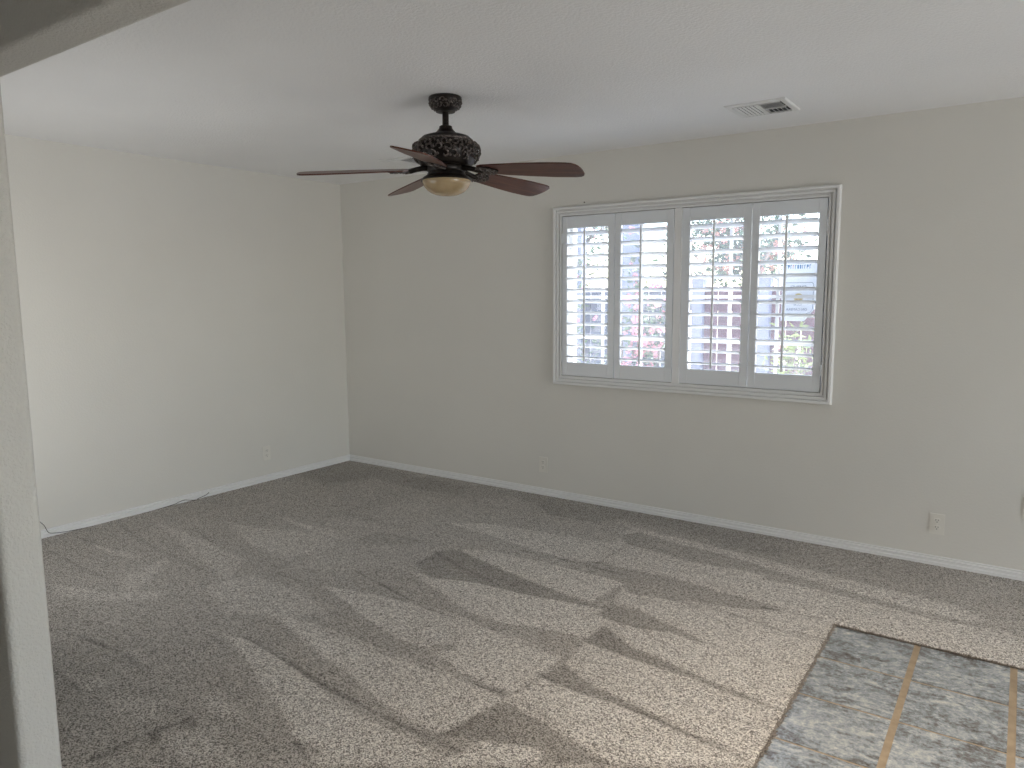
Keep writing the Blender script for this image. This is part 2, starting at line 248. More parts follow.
def dup(root, loc, rz, label, name=None):
    def cp(o, par):
        c = o.copy(); COL.objects.link(c)
        if par: c.parent = par
        for ch in list(o.children): cp(ch, c)
        return c
    r_ = cp(root, None); r_.location = loc; r_.rotation_euler = (0, 0, rz); r_['label'] = label
    return r_
BM = bmesh.new

# ------------------------------------------------------------------ room shell
H = 2.44; XR = 10.5; YN = -3.54; TN = .118; YH = -6.6; XJ = 2.518; XO = 5.55; HZ = 2.115
WX0, WX1, WZ0, WZ1 = 2.235, 3.985, .915, 2.03      # shutter opening in the back wall
bm = BM()
box(bm, -.15, WX0, 0, .15, -.1, H+.1); box(bm, WX1, XR+.15, 0, .15, -.1, H+.1)
box(bm, WX0, WX1, 0, .15, -.1, WZ0); box(bm, WX0, WX1, 0, .15, WZ1, H+.1)
struct(obj('wall_back', bm, M['wall']), 'greige wall with the shuttered window')
bm = BM(); box(bm, -.15, 0, YH, 0, -.1, H+.1); struct(obj('wall_left', bm, M['wall']), 'bare greige wall on the left')
DY0, DY1, DZ = -3.3, -.85, 2.2                   # glazed entry in the right wall, out of frame
bm = BM(); box(bm, XR, XR+.15, DY1, 0, -.1, H+.1); box(bm, XR, XR+.15, -4.3, DY0, -.1, H+.1); box(bm, XR, XR+.15, DY0, DY1, DZ, H+.1)
box(bm, XR, XR+.15, -5.7, -4.3, -.1, .55); box(bm, XR, XR+.15, -5.7, -4.3, 1.9, H+.1); box(bm, XR, XR+.15, YH, -5.7, -.1, H+.1)
struct(obj('wall_right', bm, M['wall']))
bm = BM(); box(bm, -.15, XR+.15, YH-.15, YH, -.1, H+.1); struct(obj('wall_hall', bm, M['wall']))
# wall between hall and room, wide cased opening with rounded corners
bm = BM()
poly = [(2.0, -.02), (XJ, -.02), (XJ, HZ), (XO, HZ), (XO, -.02), (6.2, -.02), (6.2, 2.05), (8.4, 2.05), (8.4, -.02), (XR, -.02), (XR, H), (2.0, H)]
prism(bm, poly, 1, YN-TN, YN)
bmesh.ops.recalc_face_normals(bm, faces=bm.faces)
ed = []
for e in bm.edges:
    a, b_ = e.verts[0].co, e.verts[1].co
    if abs(a.y-b_.y) > .01: continue
    on = lambda p: (XJ-.001 <= p.x <= XO+.001 and p.z <= HZ+.001)
    if on(a) and on(b_) and not (abs(a.z+.02) < .001 and abs(b_.z+.02) < .001): ed.append(e)
bmesh.ops.bevel(bm, geom=ed, offset=.019, segments=5, affect='EDGES', profile=.5)
bmesh.ops.triangulate(bm, faces=[f for f in bm.faces if len(f.verts) > 4])
# part left of the opening, with an unseen gap added for the side lamp
box(bm, 0, .38, YN-TN, YN, -.02, H); box(bm, 1.82, 2.0, YN-TN, YN, -.02, H); box(bm, .38, 1.82, YN-TN, YN, -.02, .48); box(bm, .38, 1.82, YN-TN, YN, 1.52, H)
struct(obj('wall_front', bm, M['jamb'], smooth=40), 'textured wall end and header of the opening the photo is taken through')
for p in bpy.data.objects['wall_front'].data.polygons:
    if p.area > .03: p.use_smooth = False
bm = BM(); box(bm, -.15, XR+.15, YH-.15, .15, H, H+.15); struct(obj('ceiling', bm, M['ceiling']), 'white textured ceiling')

# floor: carpet with vacuum lay, cut out round the tile
TX, TY = 4.315, -1.085
def build_carpet():
    st = .0105
    xs = np.concatenate([np.arange(0, TX, st), [TX], np.arange(TX+st, 6, st), np.arange(6, XR, .1), [XR]])
    ys = np.concatenate([np.arange(YH, -3.9, .1), np.arange(-3.9, TY, st), [TY], np.arange(TY+st, 0, st), [0]])
    gx, gy = np.meshgrid(xs, ys); nx, ny = len(xs), len(ys)
    val = np.full(gx.shape, .35)
    rs = np.random.RandomState(3)
    wob = np.zeros(gx.shape); 
    for k in range(14):
        a = rs.uniform(0, 6.28); f = rs.uniform(3, 13); wob += np.sin(f*(gx*np.cos(a)+gy*np.sin(a))+rs.uniform(0, 6.28))/14
    wx = gx + .010*wob; wy = gy + .010*np.roll(wob, 37, axis=1)
    for v, s, poly in LAY:
        p = np.array(poly); inside = np.zeros(gx.shape, bool); dist = np.full(gx.shape, 9.)
        for i in range(len(p)):
            (ax, ay), (bx, by) = p[i], p[(i+1) % len(p)]
            if abs(by-ay) > 1e-9:
                cr = ((ay > wy) != (by > wy)) & (wx < (bx-ax)*(wy-ay)/(by-ay)+ax); inside ^= cr
            ll = max((bx-ax)**2+(by-ay)**2, 1e-9); t = np.clip(((wx-ax)*(bx-ax)+(wy-ay)*(by-ay))/ll, 0, 1)
            dist = np.minimum(dist, np.hypot(wx-ax-t*(bx-ax), wy-ay-t*(by-ay)))
        sd = np.where(inside, dist, -dist); s = s*.42; w = np.clip(sd/s*.5+.5, 0, 1); w = w*w*(3-2*w)
        val = val*(1-w)+v*w
    val += .10*wob
    for w0, pl in TRACKS:
        for (ax, ay), (bx, by) in zip(pl, pl[1:]):
            ll = max((bx-ax)**2+(by-ay)**2, 1e-9); t = np.clip(((gx-ax)*(bx-ax)+(gy-ay)*(by-ay))/ll, 0, 1)
            d = np.hypot(gx-ax-t*(bx-ax)+.006*wob, gy-ay-t*(by-ay)+.012*wob)
            val -= .40*min(1, w0/.006)*np.exp(-(d/max(w0*1.5, .0095))**2)*(.72+.28*np.sin(gx*23+gy*31))
    zz = .012 + .0022*rs.rand(*gx.shape) + .004*(val-.5)
    # the cut edge dips to the tile
    verts = np.stack([gx, gy, zz], -1).reshape(-1, 3)
    idx = np.arange(nx*ny).reshape(ny, nx)
    q = np.stack([idx[:-1, :-1], idx[:-1, 1:], idx[1:, 1:], idx[1:, :-1]], -1)
    cxm = (gx[:-1, :-1]+gx[1:, 1:])/2; cym = (gy[:-1, :-1]+gy[1:, 1:])/2
    keep = ~((cxm > TX) & (cym < TY)); q = q[keep]
    used = np.unique(q); rm = -np.ones(nx*ny, int); rm[used] = np.arange(len(used)); q = rm[q]; verts = verts[used]; v_ = val.reshape(-1)[used]
    me = bpy.data.meshes.new('floor'); me.from_pydata(verts.tolist(), [], q.tolist()); me.update()
    at_ = me.attributes.new('pile_lay', 'FLOAT', 'POINT'); at_.data.foreach_set('value', np.clip(v_, 0, 1).astype(np.float32))
    o = link('floor', me, M['carpet'])
    for p in me.polygons: p.use_smooth = True
    return o
floor = struct(build_carpet(), 'grey beige carpet with vacuum marks')
bm = BM(); box(bm, -.15, XR+.15, YH-.15, .15, -.12, -.001); struct(obj('floor_slab', bm, M['subfloor']))
# carpet selvedge tufts along the tile
bm = BM(); rt = random.Random(5)
def tuft(px, py, dx, dy):
    h = rt.uniform(.008, .017); r0 = rt.uniform(.0018, .0032); lean = rt.uniform(.002, .016)
    ox, oy = rt.uniform(-.004, .004), rt.uniform(-.004, .004)
    tube(bm, [(px, py, .004), (px+dx*lean*.5+ox*.4, py+dy*lean*.5+oy*.4, .004+h*.6), (px+dx*lean+ox, py+dy*lean+oy, .004+h)], [r0, r0*1.1, r0*.5], 5)
x = TX
while x < 5.4:
    for k in range(2): tuft(x+rt.uniform(-.002, .002), TY+rt.uniform(0, .006), 0, -1)
    x += .0035
y = TY
while y > -3.0:
    for k in range(2): tuft(TX-rt.uniform(0, .006), y+rt.uniform(-.002, .002), 1, 0)
    y -= .0045
e_ = obj('carpet_edge', bm, M['yarn'], floor, smooth=180)
# tile field
bm = BM(); box(bm, TX, XR, YH, TY, -.001, .0072)
tf = struct(obj('floor_tile', bm, M['grout']), 'slate look floor tile with sand coloured grout')
bm = BM(); PX, PY, G = .338, .334, .008
for i in range(19):
    for j in range(17):
        x0 = TX-.004+i*PX+(G/2 if i else 0); x1 = TX-.012+(i+1)*PX-G/2; y1 = TY-.004-j*PY-(.003 if j else 0); y0 = TY-.004-(j+1)*PY+.003
        if y0 < YH: continue
        x1 = min(x1, XR-.002)
        t_ = BM(); box(t_, x0+.004, x1, y0, y1, .001, .0085); bmesh.ops.bevel(t_, geom=[e for e in t_.edges if min(v.co.z for v in e.verts) > .008], offset=.002, segments=2, affect='EDGES')
        me_ = bpy.data.meshes.new('t'); t_.to_mesh(me_); t_.free(); bm.from_mesh(me_); bpy.data.meshes.remove(me_)
obj('tile', bm, M['tile'], tf)

# baseboards: stepped colonial profile
prof = [(0, .004), (.016, .004), (.016, .028), (.0125, .031), (.009, .032), (.009, .040), (.0125, .042), (.0125, .049), (.006, .052), (.006, .057), (.009, .060), (.008, .063), (0, .063)]
bm = BM(); prism(bm, [(-a, z) for a, z in prof], 0, 0.0145, XR); struct(obj('baseboard_back', bm, M['trim']), 'white baseboard under the window')
bm = BM(); prism(bm, [(a, z) for a, z in prof], 1, YN, -.0005); struct(obj('baseboard_left', bm, M['trim']), 'white baseboard along the left wall')
# trim of the entry door opening (out of frame)
bm = BM(); box(bm, XR-.015, XR, DY0-.07, DY0, 0.01, DZ+.07); box(bm, XR-.015, XR, DY1, DY1+.07, 0.01, DZ+.07); box(bm, XR-.015, XR, DY0, DY1, DZ, DZ+.07)
struct(obj('trim_1', bm, M['trim']))

# ------------------------------------------------------------------ window, casing
win = bpy.data.objects.new('window_1', None); COL.objects.link(win); win.location = (3.105, .09, WZ0); struct(win, 'white framed sliding window with grid bars')
def wobj(name, bm, mat, **kw):
    bmesh.ops.translate(bm, verts=bm.verts, vec=-win.location); return obj(name, bm, mat, win, **kw)
# casing profile mitred round the opening: (outset from inner edge, depth towards the room)
cp = [(0, .02), (0, -.016), (.010, -.016), (.012, -.006), (.020, -.006), (.022, -.024), (.034, -.024), (.037, -.015), (.042, -.015), (.044, -.032), (.057, -.032), (.062, -.024), (.062, 0.001)]
bm = BM(); rings = []
for d, yy in cp:
    rings.append([bm.verts.new(p) for p in [(WX0-d, yy, WZ0-d), (WX1+d, yy, WZ0-d), (WX1+d, yy, WZ1+d), (WX0-d, yy, WZ1+d)]])
for a, b_ in zip(rings, rings[1:]):
    for k in range(4): bm.faces.new((a[k], a[(k+1) % 4], b_[(k+1) % 4], b_[k]))
wobj('casing', bm, M['trim'])
bm = BM(); box(bm, 3.068, 3.117, -.012, .04, WZ0, WZ1); wobj('centre_post', bm, M['trim'], bev=.002)
# reveal lining
bm = BM(); t_ = .004
box(bm, WX0, WX0+t_, .02, .09, WZ0, WZ1); box(bm, WX1-t_, WX1, .02, .09, WZ0, WZ1); box(bm, WX0, WX1, .02, .09, WZ1-t_, WZ1); box(bm, WX0, WX1, .02, .09, WZ0, WZ0+t_)
wobj('reveal', bm, M['trim'])
bm = BM(); f = .035
box(bm, WX0, WX0+f, .09, .145, WZ0, WZ1); box(bm, WX1-f, WX1, .09, .145, WZ0, WZ1); box(bm, WX0+f, WX1-f, .09, .145, WZ0, WZ0+f); box(bm, WX0+f, WX1-f, .09, .145, WZ1-f, WZ1)
box(bm, 3.07, 3.12, .085, .14, WZ0+f, WZ1-f)
wobj('frame', bm, M['vinyl'], bev=.003)
for xs_ in ((WX0+f, 3.07), (3.12, WX1-f)):
    bm = BM(); box(bm, xs_[0], xs_[1], .114, .118, WZ0+f, WZ1-f); wobj('pane', bm, M['glass'])
bm = BM()
for xm in (2.498, 2.791, 3.395, 3.69): box(bm, xm-.010, xm+.010, .108, .1135, WZ0+f, WZ1-f)
for zm in (1.186, 1.471, 1.759):
    box(bm, WX0+f, 3.07, .107, .1134, zm-.010, zm+.010); box(bm, 3.12, WX1-f, .107, .1134, zm-.010, zm+.010)
wobj('grid_bars', bm, M['vinyl'])

# ------------------------------------------------------------------ plantation shutters
ZB, ZT = WZ0+.004, WZ1-.004; OZ0, OZ1 = 1.013, 1.945; NL = 12
def louver_bm(w):
    bm = BM(); hw = .0445; n_ = 9; top = []; bot = []
    for i in range(n_+1):
        u = -1+2*i/n_; t = .0058*math.sqrt(max(0, 1-u*u))+.0006
        top.append((u*hw, t)); bot.append((u*hw, -t))
    pr = top+bot[::-1]
    prism(bm, pr, 0, -w/2, w/2)
    return bm
def shutter(x0, x1, o0, o1, hinge, label):
    sh = thing('shutter_panel', label, 'shutter', ((x0+x1)/2, 0, ZB), 0, 'plantation shutter panels in the window'); cx = (x0+x1)/2
    g = .0022
    def S_(name, bm, mat, **kw):
        bmesh.ops.translate(bm, verts=bm.verts, vec=-sh.location); return obj(name, bm, mat, sh, **kw)
    for a, b_ in ((x0+g, o0), (o1, x1-g)):
        bm = BM(); box(bm, a, b_, -.012, .016, ZB, ZT); S_('stile', bm, M['shutter'], bev=.0022, seg=2)
    bm = BM(); box(bm, o0, o1, -.0105, .0145, OZ1, ZT); S_('top_rail', bm, M['shutter'], bev=.001)
    bm = BM(); box(bm, o0, o1, -.0105, .0145, ZB, OZ0); S_('bottom_rail', bm, M['shutter'], bev=.001)
    pit = (OZ1-OZ0)/NL; base = louver_bm(o1-o0-.004); me = None
    for k in range(NL):
        z = OZ1-pit*(k+.5)
        if me is None:
            l = obj('louver', base, M['shutter'], sh, smooth=50); me = l.data
        else:
            l = bpy.data.objects.new('louver', me); COL.objects.link(l); l.parent = sh
        l.location = ((o0+o1)/2-cx, .002, z-ZB); l.rotation_euler = (R(TILT), 0, 0)
    dy = -.0445*math.cos(R(TILT)); dz = -.0445*math.sin(R(TILT))
    bm = BM(); xr = (o0+o1)/2
    box(bm, xr-.0065, xr+.0065, dy-.012, dy-.0005, OZ1-pit*.5+dz-11.4*pit, OZ1-pit*.5+dz+.022)
    rod = S_('tilt_rod', bm, M['shutter'], bev=.003, seg=2)
    bm = BM(); box(bm, xr-.004, xr+.004, -.0135, -.0105, OZ1+.002, OZ1+.014); S_('rod_notch', bm, M['shutter'], bev=.0008)
    hx = x0 if hinge < 0 else x1
    for z in (ZB+.13, ZT-.15):
        bm = BM(); tube(bm, [(hx, -.016, z-.032), (hx, -.016, z+.032)], .0035, 8)
        box(bm, min(hx, hx-hinge*.016), max(hx, hx-hinge*.016), -.0145, -.0118, z-.03, z+.03)
        S_('hinge', bm, M['shutter'])
    return sh
TILT = -13
shutter(2.239, 2.648, 2.279, 2.598, -1, 'leftmost white shutter panel, beside the bare wall left of the window')
shutter(2.648, 3.066, 2.693, 3.017, 1, 'second white shutter panel from the left, just left of the centre post')
shutter(3.119, 3.557, 3.173, 3.507, -1, 'white shutter panel just right of the centre post, maroon fence behind')
shutter(3.557, 3.981, 3.602, 3.935, 1, 'rightmost white shutter panel, with the paper sign behind it')

# paper sign stuck on the outside of the glass, seen from its back (lettering reads mirrored)
sg = thing('paper_sign', 'white paper warning sign on the glass behind the rightmost shutter, lettering mirrored', 'sign', (3.81, .119, 1.50))
def G_(name, bm, mat, **kw): return obj(name, bm, mat, sg, **kw)
m, nt, b = nmat('thin_white_paper'); c = coords(nt)
n = N(nt, 'ShaderNodeTexNoise', Scale=20., Detail=4.); nt.links.new(c, n.inputs['Vector'])
r = ramp(nt, n.outputs['Fac'], [(.3, (.84, .88, .93)), (.7, (.9, .93, .97))]); nt.links.new(r.outputs[0], b.inputs['Base Color']); b.inputs['Roughness'].default_value = .7
b2 = nt.nodes.new('ShaderNodeBsdfTranslucent'); b2.inputs[0].default_value = (.9, .94, 1, 1); ms = nt.nodes.new('ShaderNodeMixShader'); ms.inputs[0].default_value = .22
nt.links.new(b.outputs[0], ms.inputs[1]); nt.links.new(b2.outputs[0], ms.inputs[2]); nt.links.new(ms.outputs[0], nt.nodes['Material Output'].inputs[0]); M['paper'] = m
M['ink'] = plain('grey_blue_ink', (.20, .24, .32), .7); M['blueink'] = plain('blue_ink', (.10, .25, .45), .7); M['redink'] = plain('red_ink', (.62, .30, .32), .7); M['yellowink'] = plain('yellow_ink', (.82, .72, .35), .7)
bm = BM(); prism(bm, [(-.10, -.175), (.035, -.175), (.095, -.10), (.10, .175), (-.10, .175)], 1, 0, .0006); G_('sheet', bm, M['paper'])
def text(body, size, x, z, mat, name='lettering'):
    cu = bpy.data.curves.new(name, 'FONT'); cu.body = body; cu.size = size; cu.align_x = 'CENTER'; cu.extrude = .0003; cu.resolution_u = 3
    t = bpy.data.objects.new('tmp_text', cu); COL.objects.link(t)
    dg = bpy.context.evaluated_depsgraph_get(); me = bpy.data.meshes.new_from_object(t.evaluated_get(dg)); bpy.data.objects.remove(t); bpy.data.curves.remove(cu)
    me.name = name
    me.transform(Matrix(((-1, 0, 0, x), (0, 0, 1, -.0006), (0, 1, 0, z), (0, 0, 0, 1)))); me.flip_normals()
    return link(name, me, mat, sg)
text('SMILE!', .034, -.004, .014, M['ink']); text('YOU\'RE', .015, -.004, -.082, M['ink']); text('ON CAMERA', .021, -.010, -.112, M['ink'])
# printed strip of illegible coloured capitals along the top edge
bm = BM(); bm2 = BM(); xx = -.082; rr_ = random.Random(11)
for k in range(11):
    w = rr_.uniform(.008, .012); tgt = bm2 if k == 3 else bm
    box(tgt, xx, xx+.003, -.0008, -.0001, .137, .160)
    box(tgt, xx+.003, xx+w-.002, -.0008, -.0001, rr_.choice((.137, .146, .156)), rr_.choice((.1405, .1495, .1595)) if False else .160)
    xx += w+.0035
G_('lettering', bm, M['blueink']); G_('lettering', bm2, M['redink'])
def outline(pts, wdt, mat, name):
    bm = BM(); tube(bm, [(p[0], -.0003, p[1]) for p in pts], wdt, 4); return G_(name, bm, mat)
ring = []
for cx_, cz_, a0 in ((.07, .042, 0), (-.075, .042, 90), (-.075, -.12, 180)):
    for k in range(5):
        a = R(a0+k*22.5); ring.append((cx_+.012*math.cos(a), cz_+.012*math.sin(a)))
ring += [(.015, -.132), (.04, -.158), (.045, -.130), (.07, -.120), (.082, -.10), (.082, .042)]
outline(ring, .0013, M['ink'], 'speech_bubble')
bm = BM(); lathe(bm, [(0, -.0003), (.026, -.0003), (.026, .0003), (0, .0003)], 24); bmesh.ops.rotate(bm, verts=bm.verts, matrix=Matrix.Rotation(R(90), 3, 'X')); bmesh.ops.translate(bm, verts=bm.verts, vec=(-.002, -.0004, -.035)); sm_ = G_('smiley', bm, M['yellowink'])
bm = BM(); box(bm, -.011, -.007, -.0012, -.0006, -.030, -.022); box(bm, .003, .007, -.0012, -.0006, -.030, -.022)
tube(bm, [(-.002+.014*math.cos(R(a)), -.0009, -.036+.014*math.sin(R(a))) for a in range(200, 345, 20)], .0012, 4); obj('face', bm, M['redink'], sm_)

# ------------------------------------------------------------------ outlets
def outlet(label, loc, rz, first=None):
    if first: return dup(first, loc, rz, label)
    t = thing('wall_outlet', label, 'outlet', loc, rz, 'electrical outlets on the walls')
    bm = BM(); box(bm, -.035, .035, -.0045, 0, -.057, .057); obj('cover_plate', bm, M['plate'], t, bev=.0025, seg=2)
    for z in (.0195, -.0195):
        bm = BM(); pr = [(.0165*math.cos(R(a)), z+max(-.0125, min(.0125, .0165*math.sin(R(a))))) for a in range(0, 360, 15)]
        prism(bm, pr, 1, -.0085, -.005); rc = obj('receptacle', bm, M['plate'], t)
        bm = BM(); box(bm, -.0075, -.0052, -.0089, -.0080, z+.0005, z+.0085); box(bm, .0052, .0075, -.0089, -.0080, z+.0005, z+.0075); prism(bm, [(.0026*math.cos(R(a)), z-.0065+.0026*math.sin(R(a))) for a in range(0, 360, 45)], 1, -.0089, -.0080)
        obj('slot', bm, M['slot'], rc)
    bm = BM(); prism(bm, [(.003*math.cos(R(a)), .003*math.sin(R(a))) for a in range(0, 360, 45)], 1, -.0072, -.005); obj('screw', bm, M['plate'], t)
    return t
o1 = outlet('ivory duplex outlet on the back wall right of the window, nearest the tile', (4.611, 0, .241), 0)
outlet('ivory duplex outlet on the back wall left of the window, above the baseboard', (2.075, 0, .240), 0, o1)
outlet('ivory duplex outlet on the left wall near the corner', (0, -.881, .240), R(90), o1)
t = thing('wall_plate', 'pale cover plate at the right edge of the back wall, higher than the outlets', 'wall plate', (5.021, 0, .393))
bm = BM(); box(bm, -.035, .035, -.0045, 0, -.057, .057); obj('cover_plate', bm, M['plate'], t, bev=.0025, seg=2)
for z in (.042, -.042):
    bm = BM(); prism(bm, [(.003*math.cos(R(a)), z+.003*math.sin(R(a))) for a in range(0, 360, 45)], 1, -.0072, -.005); obj('screw', bm, M['plate'], t)

# thin cord lying along the left baseboard
cpts = [(.004, -2.66, .20), (.004, -2.60, .165), (.006, -2.56, .122), (.010, -2.536, .090), (.0165, -2.525, .056), (.0175, -2.510, .036), (.0175, -2.457, .024), (.019, -2.392, .0175), (.02, -2.27, .0115), (.022, -2.05, .010), (.021, -1.869, .0115), (.02, -1.70, .018), (.0175, -1.655, .026), (.0175, -1.611, .030), (.019, -1.57, .020), (.05, -1.53, .0165), (.022, -1.51, .018), (.0175, -1.47, .022), (.0175, -1.435, .030), (.0175, -1.414, .042)]
def smooth_path(p, n=5):
    p = [Vector(q) for q in p]; out = []
    for i in range(len(p)-1):
        a, b_, c_, d = p[max(i-1, 0)], p[i], p[i+1], p[min(i+2, len(p)-1)]
        for k in range(n):
            t = k/n; out.append(.5*((2*b_)+(c_-a)*t+(2*a-5*b_+4*c_-d)*t*t+(3*b_-a-3*c_+d)*t**3))
    return out+[p[-1]]
bm = BM(); tube(bm, smooth_path(cpts), .0019, 6); tag(obj('cord', bm, M['cord'], smooth=180), 'thin dark cord lying along the baseboard of the left wall', 'cord')
bm = BM(); tube(bm, [(2.413, .002, 2.1125), (2.413, -.010, 2.114)], .0022, 8); tube(bm, [(2.413, -.0095, 2.114), (2.413, -.0115, 2.114)], .0045, 8)
tag(obj('nail', bm, M['cord']), 'small dark nail in the wall just above the window casing', 'nail')

# ------------------------------------------------------------------ ceiling vents
def vent(loc, label, rz=0, first=None):
    if first: return dup(first, loc, rz, label)
    t = thing('ceiling_vent', label, 'vent', loc, rz, 'ceiling air vents')
    bm = BM(); a, b_ = .152, .146; i_ = .118
    rg = []
    for (rx, ry, z) in ((a, b_, 0), (a, b_, -.004), (a-.006, b_-.006, -.008), (i_+.004, i_, -.008), (i_, i_-.004, -.003)):
        rg.append([bm.verts.new((sx*rx, sy*ry, z)) for sx, sy in ((-1, -1), (1, -1), (1, 1), (-1, 1))])
    for p, q in zip(rg, rg[1:]):
        for k in range(4): bm.faces.new((p[k], p[(k+1) % 4], q[(k+1) % 4], q[k]))
    bm.faces.new(rg[0]); obj('frame', bm, M['vent'], t)
    bm = BM(); box(bm, -.12, .12, -.116, .116, -.0025, -.0012); obj('duct', bm, M['ventdark'], t)
    def slat(cx_, cy_, ln, along, tilt, w=.0135):
        bm = BM(); box(bm, -ln/2, ln/2, -w/2, w/2, -.0007, .0007)
        mt = Matrix.Translation((cx_, cy_, -.0095)) @ Matrix.Rotation(R(90 if along == 'y' else 0), 4, 'Z') @ Matrix.Rotation(R(tilt), 4, 'X')
        bmesh.ops.transform(bm, matrix=mt, verts=bm.verts); obj('slat', bm, M['vent'], t)
    for k in range(6): slat(-.105+k*.0195, 0, .225, 'y', -22, .0105)
    bm = BM(); box(bm, .005, .011, -.116, .116, -.013, -.003); box(bm, .011, .118, .002, .007, -.013, -.003); box(bm, -.118, .118, -.116, -.113, -.012, -.003); box(bm, -.118, .118, .113, .116, -.012, -.003); obj('divider', bm, M['vent'], t)
    for k in range(4): slat(.065, -.098+k*.028, .105, 'x', 40, .010)
    for k in range(5): slat(.022+k*.0215, .060, .10, 'y', 44)
    return t
v1_ = vent((3.754, -.551, H), 'square white ceiling vent right of the fan, above the window')
vent((1.262, -.50, H), 'white ceiling vent half hidden behind the fan', 0, v1_)

# ------------------------------------------------------------------ ceiling fan
FX, FY = 2.58, -1.67
fan = thing('ceiling_fan', 'dark bronze ceiling fan with five red-brown wooden blades and amber bowl light', 'ceiling fan', (FX, FY, H))
def F_(name, bm, mat, parent=None, dz=0, **kw):
    return obj(name, bm, mat, parent or fan, **kw)
def z_(z): return z-H
can_prof = [(0, 0), (.074, 0), (.079, -.004), (.080, -.014), (.077, -.018), (.076, -.024), (.076, -.034), (.070, -.046), (.058, -.058), (.049, -.064), (.046, -.070), (.020, -.072), (0, -.072)]
bm = BM(); lathe(bm, can_prof, 48); can = F_('canopy', bm, M['bronze'], smooth=40)
bm = BM(); tube(bm, [(0, 0, -.07), (0, 0, z_(2.298))], .0155, 20); F_('downrod', bm, M['bronze'], smooth=60)
hp = [(0, 2.306), (.026, 2.306), (.031, 2.303), (.031, 2.296), (.034, 2.291), (.044, 2.279), (.060, 2.268), (.090, 2.261), (.112, 2.254), (.121, 2.246), (.126, 2.240), (.128, 2.233), (.132, 2.228), (.146, 2.222), (.156, 2.212), (.162, 2.198), (.163, 2.186), (.160, 2.170), (.152, 2.152), (.142, 2.138), (.132, 2.128), (.126, 2.122), (.118, 2.118), (.100, 2.116), (0, 2.116)]
bm = BM(); lathe(bm, [(r_*.955 if 2.13 < z < 2.225 else r_, z_(z)) for r_, z in hp], 64); mot = F_('motor_housing', bm, M['bronze'], smooth=40)
# openwork scrolls on a surface of revolution
def interp(prof, z):
    pr = sorted([(zz, r_) for r_, zz in prof])
    for (z0, r0), (z1, r1) in zip(pr, pr[1:]):
        if z0 <= z <= z1 and z1 > z0: return r0+(r1-r0)*(z-z0)/(z1-z0)
    return pr[0][1] if z < pr[0][0] else pr[-1][1]
def scrolls(prof, zmid, zh, rows, count, rad, seed, lift=.002):
    bm = BM(); rg = random.Random(seed)
    for row in range(rows):
        zc = zmid+zh*((row+.5)/rows*2-1)
        for k in range(count):
            th0 = 2*math.pi*(k+.5*(row % 2)+rg.uniform(-.15, .15))/count
            rc = interp(prof, zc); s = zh/rows*1.15; sgn = rg.choice((-1, 1)); ph = rg.uniform(0, 6.28); pts = []
            for q in range(11):
                a = ph+sgn*q*.52; rr0 = s*(1.12-.075*q)
                zz = zc+rr0*math.sin(a); zz = max(zmid-zh*1.05, min(zmid+zh*1.05, zz)); th = th0+rr0*math.cos(a)/rc
                r2 = interp(prof, zz)+lift+.0012*math.sin(q)
                pts.append((r2*math.cos(th), r2*math.sin(th), z_(zz)))
            tube(bm, pts, [rad*(.65+.5*math.sin(math.pi*q/10)) for q in range(11)], 5)
            # small leaf bead
            zz = zc+rg.uniform(-s, s)*.4; th = th0+math.pi/count; r2 = interp(prof, zz)+lift
            mt = Matrix.Translation((r2*math.cos(th), r2*math.sin(th), z_(zz)))
            bmesh.ops.create_icosphere(bm, subdivisions=1, radius=rad*1.9, matrix=mt)
    return bm
obj('scrollwork', scrolls(hp, 2.181, .044, 3, 20, .0042, 4, .0015), M['scroll'], mot, smooth=60)
cw = [(r_, z+H) for r_, z in can_prof if r_ > .03]
obj('scrollwork', scrolls(cw, H-.038, .019, 2, 15, .0030, 9, .001), M['scroll'], can, smooth=60)
bm = BM(); lathe(bm, [(.129, z_(2.240)), (.132, z_(2.237)), (.1325, z_(2.231)), (.130, z_(2.228)), (.126, z_(2.230))], 64); obj('rim_band', bm, M['scroll'], mot, smooth=60)
# switch housing, fitter, bowl
bm = BM(); lathe(bm, [(0, z_(2.118)), (.092, z_(2.118)), (.096, z_(2.108)), (.094, z_(2.094)), (.088, z_(2.088)), (0, z_(2.088))], 48); F_('switch_housing', bm, M['bronze'], smooth=40)
bm = BM(); lathe(bm, [(0, z_(2.088)), (.088, z_(2.088)), (.092, z_(2.082)), (.094, z_(2.074)), (.102, z_(2.070)), (.112, z_(2.064)), (.119, z_(2.058)), (.1215, z_(2.052)), (.117, z_(2.049)), (0, z_(2.049))], 48); F_('light_fitter', bm, M['bronze'], smooth=40)
bm = BM(); lathe(bm, [(.1165, z_(2.0495)), (.117, z_(2.044)), (.115, z_(2.034)), (.108, z_(2.020)), (.096, z_(2.005)), (.078, z_(1.992)), (.055, z_(1.983)), (.028, z_(1.978)), (0, z_(1.977))], 48); F_('bowl_shade', bm, M['bowl'], smooth=60)
